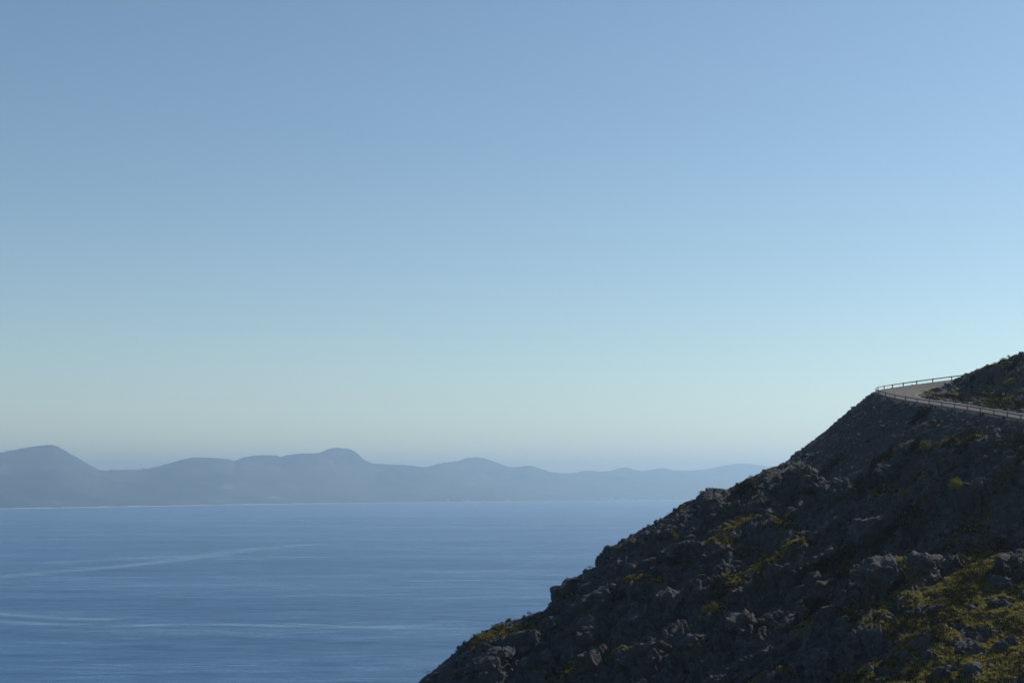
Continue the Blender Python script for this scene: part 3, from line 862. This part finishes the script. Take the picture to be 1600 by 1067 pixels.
for i, (px, py, w, h, yel, lab) in enumerate(SHRUBS):
    q = spot(px, py)
    if q is None: print('shrub misses', px, py); continue
    yb = q[1] + 0.1
    if not yel: w, h = w * 1.3, h * 1.15
    root = obj('shrub', None, loc=(q[0], yb, q[2] - 0.1), label=lab, cat='shrub', group='low shrubs on the headland')
    n = int(420 + 420 * w)
    c = shrub_cloud(w, h, n, 100 + i)
    # the whole plant follows the slope it grows on
    e_ = 0.35 * w
    gx0 = float(np.clip((ground(q[0] + e_, yb) - ground(q[0] - e_, yb)) / (2 * e_), -0.9, 0.9))
    gy0 = float(np.clip((ground(q[0], yb + e_) - ground(q[0], yb - e_)) / (2 * e_), -0.9, 0.9))
    c[:, 2] += gx0 * c[:, 0] + gy0 * c[:, 1]
    V, F = leaves(c, 0.16, 0.55, 0.4, 300 + i)
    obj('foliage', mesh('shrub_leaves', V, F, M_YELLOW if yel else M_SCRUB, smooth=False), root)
    obj('stems', twig_mesh(w, h, 500 + i, gx0, gy0), root)

# what nobody could count: grass tufts, low scrub, loose stones
view = (GX > -24) & (GX < GY * 0.37 + 3) & (GY > 165) & (GY < 300)
on_road = np.zeros(GX.shape, bool)
m = view & (GX > 55)
on_road[m] = inside(outer_f, GX[m], GY[m]) & ~inside(inner_f, GX[m], GY[m])
def pick(weight, n, seed):
    w = np.where(view & ~on_road, weight, 0).ravel()
    r = np.random.default_rng(seed)
    idx = r.choice(w.size, n, p=w / w.sum())
    x = GX.ravel()[idx] + r.uniform(-.5, .5, n) * STEP; y = GY.ravel()[idx] + r.uniform(-.5, .5, n) * STEP
    return x, y, ground(x, y) + EYE, idx

flat = 1 - sstep(0.9, 1.9, SLOPE)
x, y, z, idx = pick(VEG ** 2 * flat, 42000, 5)
r = np.random.default_rng(9)
nb = 8
base = np.repeat(np.stack([x, y, z], 1), nb, 0)
n = len(base)
hgt = np.repeat(r.uniform(0.16, 0.5, len(x)), nb) * r.uniform(0.7, 1.2, n)
ang = r.uniform(0, 2 * math.pi, n); lean = r.uniform(0.1, 0.75, n) * hgt
foot = base + np.stack([r.normal(0, .12, n), r.normal(0, .12, n), np.full(n, -0.06)], 1)
wd = r.uniform(0.03, 0.07, n)
side = np.stack([-np.sin(ang), np.cos(ang), 0 * ang], 1) * wd[:, None]
tip = foot + np.stack([np.cos(ang) * lean, np.sin(ang) * lean, hgt], 1)
midp = foot * 0.5 + tip * 0.5 + np.stack([0 * ang, 0 * ang, 0.12 * hgt], 1)
V = np.stack([foot - side * .6, midp - side, tip, midp + side], 1).reshape(-1, 3)
obj('grass', mesh('grass', V, np.arange(4 * n).reshape(n, 4), M_GRASS, smooth=False), kind='stuff')

wts = sstep(0.15, 0.6, VEG) * flat * (1 - 0.8 * LOWER(GX, GY)) + 0.05 * (SCREE < 0.3) + 0.012
x, y, z, idx = pick(wts * (SCREE < 0.8), 4600, 15)
Vs = []
rs = np.random.default_rng(16)
protos = [shrub_cloud(1.0, 0.6, 95, 900 + k) for k in range(8)]
cen = []
for k in range(len(x)):
    s = 0.45 + 1.2 * rs.uniform() ** 2
    a = rs.uniform(0, 6.28); c, sn = math.cos(a), math.sin(a)
    q = protos[k % 8] * s
    cen.append(np.stack([q[:, 0] * c - q[:, 1] * sn + x[k], q[:, 0] * sn + q[:, 1] * c + y[k], q[:, 2] + z[k]], 1))
cen = np.vstack(cen)
V, F = leaves(cen, 0.15, 0.55, 0.4, 17)
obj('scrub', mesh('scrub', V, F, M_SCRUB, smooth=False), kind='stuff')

CLEAR = np.ones(GX.shape)
CLEAR[m] = nearest(outer_f[::2], GX[m], GY[m])[0] > 0.6
x, y, z, idx = pick((0.7 * SCREE + 0.22 + 0.5 * LOWER(GX, GY)) * CLEAR * (1 - VEG) + 0.04, 24000, 25)
v0, f0 = ICO1
n = len(x)
sz = 0.07 + np.where(SCREE.ravel()[idx] > 0.4, 0.34, 0.55) * rs.uniform(0, 1, n) ** 4
jit = rs.uniform(0.65, 1.2, (n, len(v0), 1)) * v0[None] * (sz[:, None] * rs.uniform(0.6, 1.2, (n, 3)))[:, None, :]
V = (jit + np.stack([x, y, z + sz * 0.1], 1)[:, None, :]).reshape(-1, 3)
F = (f0[None] + (np.arange(n) * len(v0))[:, None, None]).reshape(-1, 3)
obj('rubble', mesh('rubble', V, F, M_RUBBLE, smooth=False), kind='stuff')

# ------------------------------------------------------------------ sea
sx = np.linspace(-26000, 26000, 3); sy = np.linspace(-3000, 30000, 3)
SX, SY = np.meshgrid(sx, sy)
sme = mesh('sea', np.stack([SX, SY, 0 * SX], -1).reshape(-1, 3), grid_faces(3, 3), M_SEA)
obj('sea', sme, kind='structure')

# wakes: smooth pale water left by boats, lying on the sea
def wake_material():
    k = NT('pale_wake_water')
    f = k.tex(1.0, 5, 0.7, vec=k.coords((1 / 110, 1 / 22, 1)))
    u = k.n('Attribute', attribute_name='edge').outputs['Fac']
    tr = k.n('BsdfTransparent')
    b = k.n('BsdfPrincipled', **{'Base Color': (0.20, 0.34, 0.50), 'Roughness': 0.3})
    mx = k.n('MixShader', Fac=k.math('MULTIPLY', u, k.ramp(f, [(0.36, 0.06), (0.66, 0.8)])))
    k.t.links.new(tr.outputs[0], mx.inputs[1]); k.t.links.new(b.outputs[0], mx.inputs[2])
    return k.surf(mx.outputs[0])
M_WAKE = wake_material()
def on_sea(px, py):
    r = ray(px, py); Y = -EYE / r[2]
    return np.array([r[0] * Y, Y])
def wake(pts, half, z):
    P = np.array([on_sea(*q) for q in pts])
    d = np.r_[0, np.cumsum(np.linalg.norm(np.diff(P, axis=0), axis=1))]
    t = np.linspace(0, d[-1], 80)
    L = np.stack([np.interp(t, d, P[:, 0]), np.interp(t, d, P[:, 1])], 1)
    for _ in range(8): L[1:-1] = .5 * L[1:-1] + .25 * (L[:-2] + L[2:])
    T = np.gradient(L, axis=0); T /= np.linalg.norm(T, axis=1)[:, None]
    N = np.stack([-T[:, 1], T[:, 0]], 1)
    rowsw, ed = [], []
    wv = 2.2 * half * (1 + 0.5 * noise(t / 300, 0 * t, 5))
    endf = np.minimum(1, np.minimum(np.linspace(0.4, 18, 80), np.linspace(9, 0, 80)))
    for k in np.linspace(-1, 1, 7):
        rowsw.append(np.c_[L + N * (k * wv)[:, None], np.full(80, z)]); ed.append((1 - k * k) ** 2 * endf)
    me = mesh('boat_wake', np.array(rowsw).reshape(-1, 3), grid_faces(80, 7), M_WAKE)
    attr(me, 'edge', np.array(ed))
    obj('water_wake', me, kind='structure')
wake([(-30, 905), (60, 895), (150, 888), (250, 878), (320, 868), (400, 857), (520, 848)], 32, 0.06)
wake([(60, 880), (160, 875), (290, 869)], 22, 0.07)
wake([(-30, 957), (60, 963), (130, 967), (200, 967)], 16, 0.08)
wake([(-20, 970), (160, 978), (330, 974), (520, 980), (640, 980), (720, 981)], 14, 0.09)
wake([(440, 973), (560, 979), (700, 976)], 9, 0.10)
wake([(640, 908), (820, 906)], 14, 0.11)

# ------------------------------------------------------------------ far coast
def far_material(name, lo, hi, pale):
    k = NT(name)
    p_ = k.coords((1 / 900, 1 / 900, 1 / 300))
    c = k.ramp(k.tex(1.0, 6, 0.65, vec=p_), [(0.35, lo), (0.6, hi)])
    c = k.mix(k.ramp(k.tex(2.3, 4, 0.6, vec=p_), [(0.6, 0.0), (0.72, 0.5)]), c, pale)
    b = k.n('BsdfDiffuse', Color=c)
    return k.surf(b.outputs[0])
M_HILL = far_material('wooded_hill', (0.020, 0.028, 0.020), (0.085, 0.090, 0.060), (0.34, 0.29, 0.21))
M_PLAIN = far_material('coastal_woods', (0.020, 0.028, 0.018), (0.040, 0.045, 0.028), (0.10, 0.09, 0.065))
M_SAND = plain_material('beach_sand', (0.28, 0.26, 0.21), (0.40, 0.37, 0.31), 0.01)
M_WHITE = plain_material('white_render', (0.70, 0.68, 0.64), (0.80, 0.78, 0.75), 0.02)

SHORE = [(-300, 799), (0, 795), (200, 791.5), (400, 788), (600, 785.5), (800, 783.6), (1000, 781.8), (1200, 780.2), (1500, 778.5), (1900, 777)]
def shore_xy(px):
    py = np.interp(px, [a for a, _ in SHORE], [b for _, b in SHORE])
    r = ray(px, py); Y = -EYE / r[2]
    return r[0] * Y, Y

def range_mesh(name, sil, D, width_front, width_back, mat, seed, rough=1.0):
    sil = np.array(sil, float)
    n = 420
    px = np.linspace(sil[0, 0], sil[-1, 0], n)
    py = np.interp(px, sil[:, 0], sil[:, 1])
    DY = np.array([shore_xy(a)[1] for a in px]) + D              # the range follows the shore
    top = np.array([at(a, b, d_) for a, b, d_ in zip(px, py, DY)])
    X, H = top[:, 0], top[:, 2] + 3.5 * fbm(px / 9.0, 0 * px, seed + 50, 3)
    u = np.r_[np.linspace(-1, 0, 26), np.linspace(0, 1, 12)[1:]]
    V = []
    for w in u:
        y = DY + w * (width_front if w < 0 else width_back)
        f = (1 - abs(w)) ** (1.15 if w < 0 else 0.9)
        spur = fbm(X / 900, y / 1500, seed, 4)
        h = H * f * (1 + 0.55 * rough * spur * min(1, abs(w) * 5) * (1 - abs(w)))
        # keep spurs under the crest line
        if w != 0: h = np.minimum(h, EYE + (H - EYE) * y / DY - 2 - abs(w) * 8)
        hh = np.maximum(h, -4) if abs(w) < 1 else np.full(n, -6.0)
        V.append(np.stack([X * y / DY, y, hh], 1))
    obj('hills', mesh(name, np.array(V).reshape(-1, 3), grid_faces(n, len(u)), mat), kind='structure')

LEFT = [(-420,760),(-300,742),(-150,724),(-60,712),(0,707),(25,702),(50,697.5),(70,695.5),(83,695),(92,698),(100,703),(120,714),(140,726),(155,734),(170,735.5),(220,735),(230,732),(260,725),(285,718),(300,714.5),(330,714.5),(360,717.5),
        (366,720),(380,714.5),(400,711),(432,711),(438,714),(448,711),(465,708.5),(490,708),(500,707),(510,702),(525,699),(545,701),(553,704),(560,709),(567,717),(576,721),(583,724),(600,725),(630,726),(650,728),(668,731),(720,742),(800,754),(900,770),(1000,784)]
MIDR = [(480,764),(560,748),(620,735),(650,731),(668,729),(690,723),(715,720),(730,715),(745,714),(758,716),(775,722),(795,729),(806,730),(815,728.5),(825,727),(835,728.5),(845,732),(860,737),(890,741),(950,743),(1050,750),(1200,762),(1400,784)]
FARR = [(760,752),(840,742),(880,739),(900,738),(915,734.5),(925,735),(940,736.5),(955,735),(967,731),(975,729.5),(984,731),(992,734),(1003,735.5),(1012,735),(1020,733),(1032,731),(1042,732),(1052,734.5),(1080,735),(1110,732),(1130,727),(1150,724.5),(1165,724),(1190,727),(1215,730),(1300,734),(1500,742),(1750,758),(2000,778)]
range_mesh('hill_range', LEFT, 2900, 2600, 1800, M_HILL, 201)
range_mesh('hill_range', MIDR, 4300, 3200, 2000, M_HILL, 205, 0.8)
range_mesh('hill_range', FARR, 6500, 4200, 2300, M_HILL, 209, 0.6)

# coastal plain from the beach inland, wooded and gently rising
pxs = np.linspace(-320, 1900, 500)
V, B = [], []
cx, cy = np.array([shore_xy(q) for q in pxs]).T
for k, t in enumerate(np.r_[0, 0.004, 0.012, np.linspace(0.02, 1, 24)]):
    dist = t * 8500
    h = -2 + 14 * sstep(60, 170, dist) * (0.8 + 0.5 * noise(pxs / 4, 0 * pxs + dist / 150, 301)) + 62 * sstep(200, 8500, dist) * (1 + 0.5 * noise(cx / 1500, (cy + dist) / 1500, 303))
    V.append(np.stack([cx * (1 + dist / cy), cy + dist, h], 1))
obj('coast', mesh('coastal_plain', np.array(V).reshape(-1, 3), grid_faces(500, len(V)), M_PLAIN), kind='structure')
for k, (dist, h) in enumerate([(-60, -1), (-20, 1.5), (30, 4.5), (75, 6.5), (120, 3)]):
    hv = h * (0.75 + 0.6 * noise(pxs / 25, 0 * pxs, 305)) if h > 0 else np.full(500, h)
    B.append(np.stack([cx * (1 + dist / cy), cy + dist, hv], 1))
obj('beach', mesh('beach', np.array(B).reshape(-1, 3), grid_faces(500, 5), M_SAND), kind='structure')

# white buildings of the town on the far shore
rt = random.Random(5)
for k in range(30):
    px = rt.choice([rt.uniform(918, 1000), rt.uniform(930, 990), rt.uniform(690, 800), rt.uniform(1000, 1100)])
    X, Y = shore_xy(px)
    Y2 = Y + rt.uniform(130, 420)
    w, dp, h = rt.uniform(18, 46), rt.uniform(14, 22), rt.uniform(8, 20)
    v1, f1 = box(0, 0, 0, h, w, dp)
    v2, f2 = box(w * rt.uniform(-.25, .25), 0, h + 0.003, h + 3, w * 0.4, dp * 0.7)      # roof house
    v3, f3 = box(0, -dp / 2 - 1.2, h * 0.45, h * 0.5, w * 0.9, 2.2)                        # balcony slab
    o = obj('building', mesh('shore_building', np.vstack([v1, v2, v3]), np.vstack([f1, f2 + 8, f3 + 16]), M_WHITE, smooth=False),
            loc=(X * Y2 / Y, Y2, 6 + 8), label='tiny white building in the row along the far shore', cat='building', group='white buildings along the far shore')
    o.rotation_euler[2] = rt.uniform(-.3, .3)

# pines standing up from the saddle of the left range
for k in range(16):
    px = 172 + 3.6 * k + rt.uniform(-1.2, 1.2)
    py = float(np.interp(px, [a for a, _ in LEFT], [b for _, b in LEFT]))
    q = at(px, py + 0.6, shore_xy(px)[1] + 2880)
    r_ = rt.uniform(7, 12); h = rt.uniform(12, 24)
    c = np.random.default_rng(700 + k).normal(size=(150, 3)) * [r_ * .45, r_ * .45, h * .22] + [0, 0, h * .62]
    V, F = leaves(c, 5.0, 0.8, 0.2, 800 + k)
    tv, tf = box(0, 0, -6, h * .6, 0.8, 0.8)
    root = obj('pine_tree', None, loc=tuple(q), label='tiny distant pine in the row on the saddle between the far hills', cat='tree', group='pines on the far saddle')
    obj('crown', mesh('pine_crown', V, F, M_TREE, smooth=False), root)
    obj('trunk', mesh('pine_trunk', tv, tf, M_TWIG, smooth=False), root)

# ------------------------------------------------------------------ haze over the bay
def haze():
    v, f = box(0, 0, -14.0, 600.0, 44000, 30500)
    v[:, 1] += 13500
    k = NT('haze')
    pv = k.t.nodes.new('ShaderNodeVolumePrincipled')
    pv.inputs['Color'].default_value = (0.62, 0.81, 0.98, 1)
    pv.inputs['Density'].default_value = 0.82e-4
    pv.inputs['Anisotropy'].default_value = 0.62
    k.t.links.new(pv.outputs[0], k.out.inputs['Volume'])
    obj('haze', mesh('haze', v, f, k.m, smooth=False), kind='stuff')
haze()
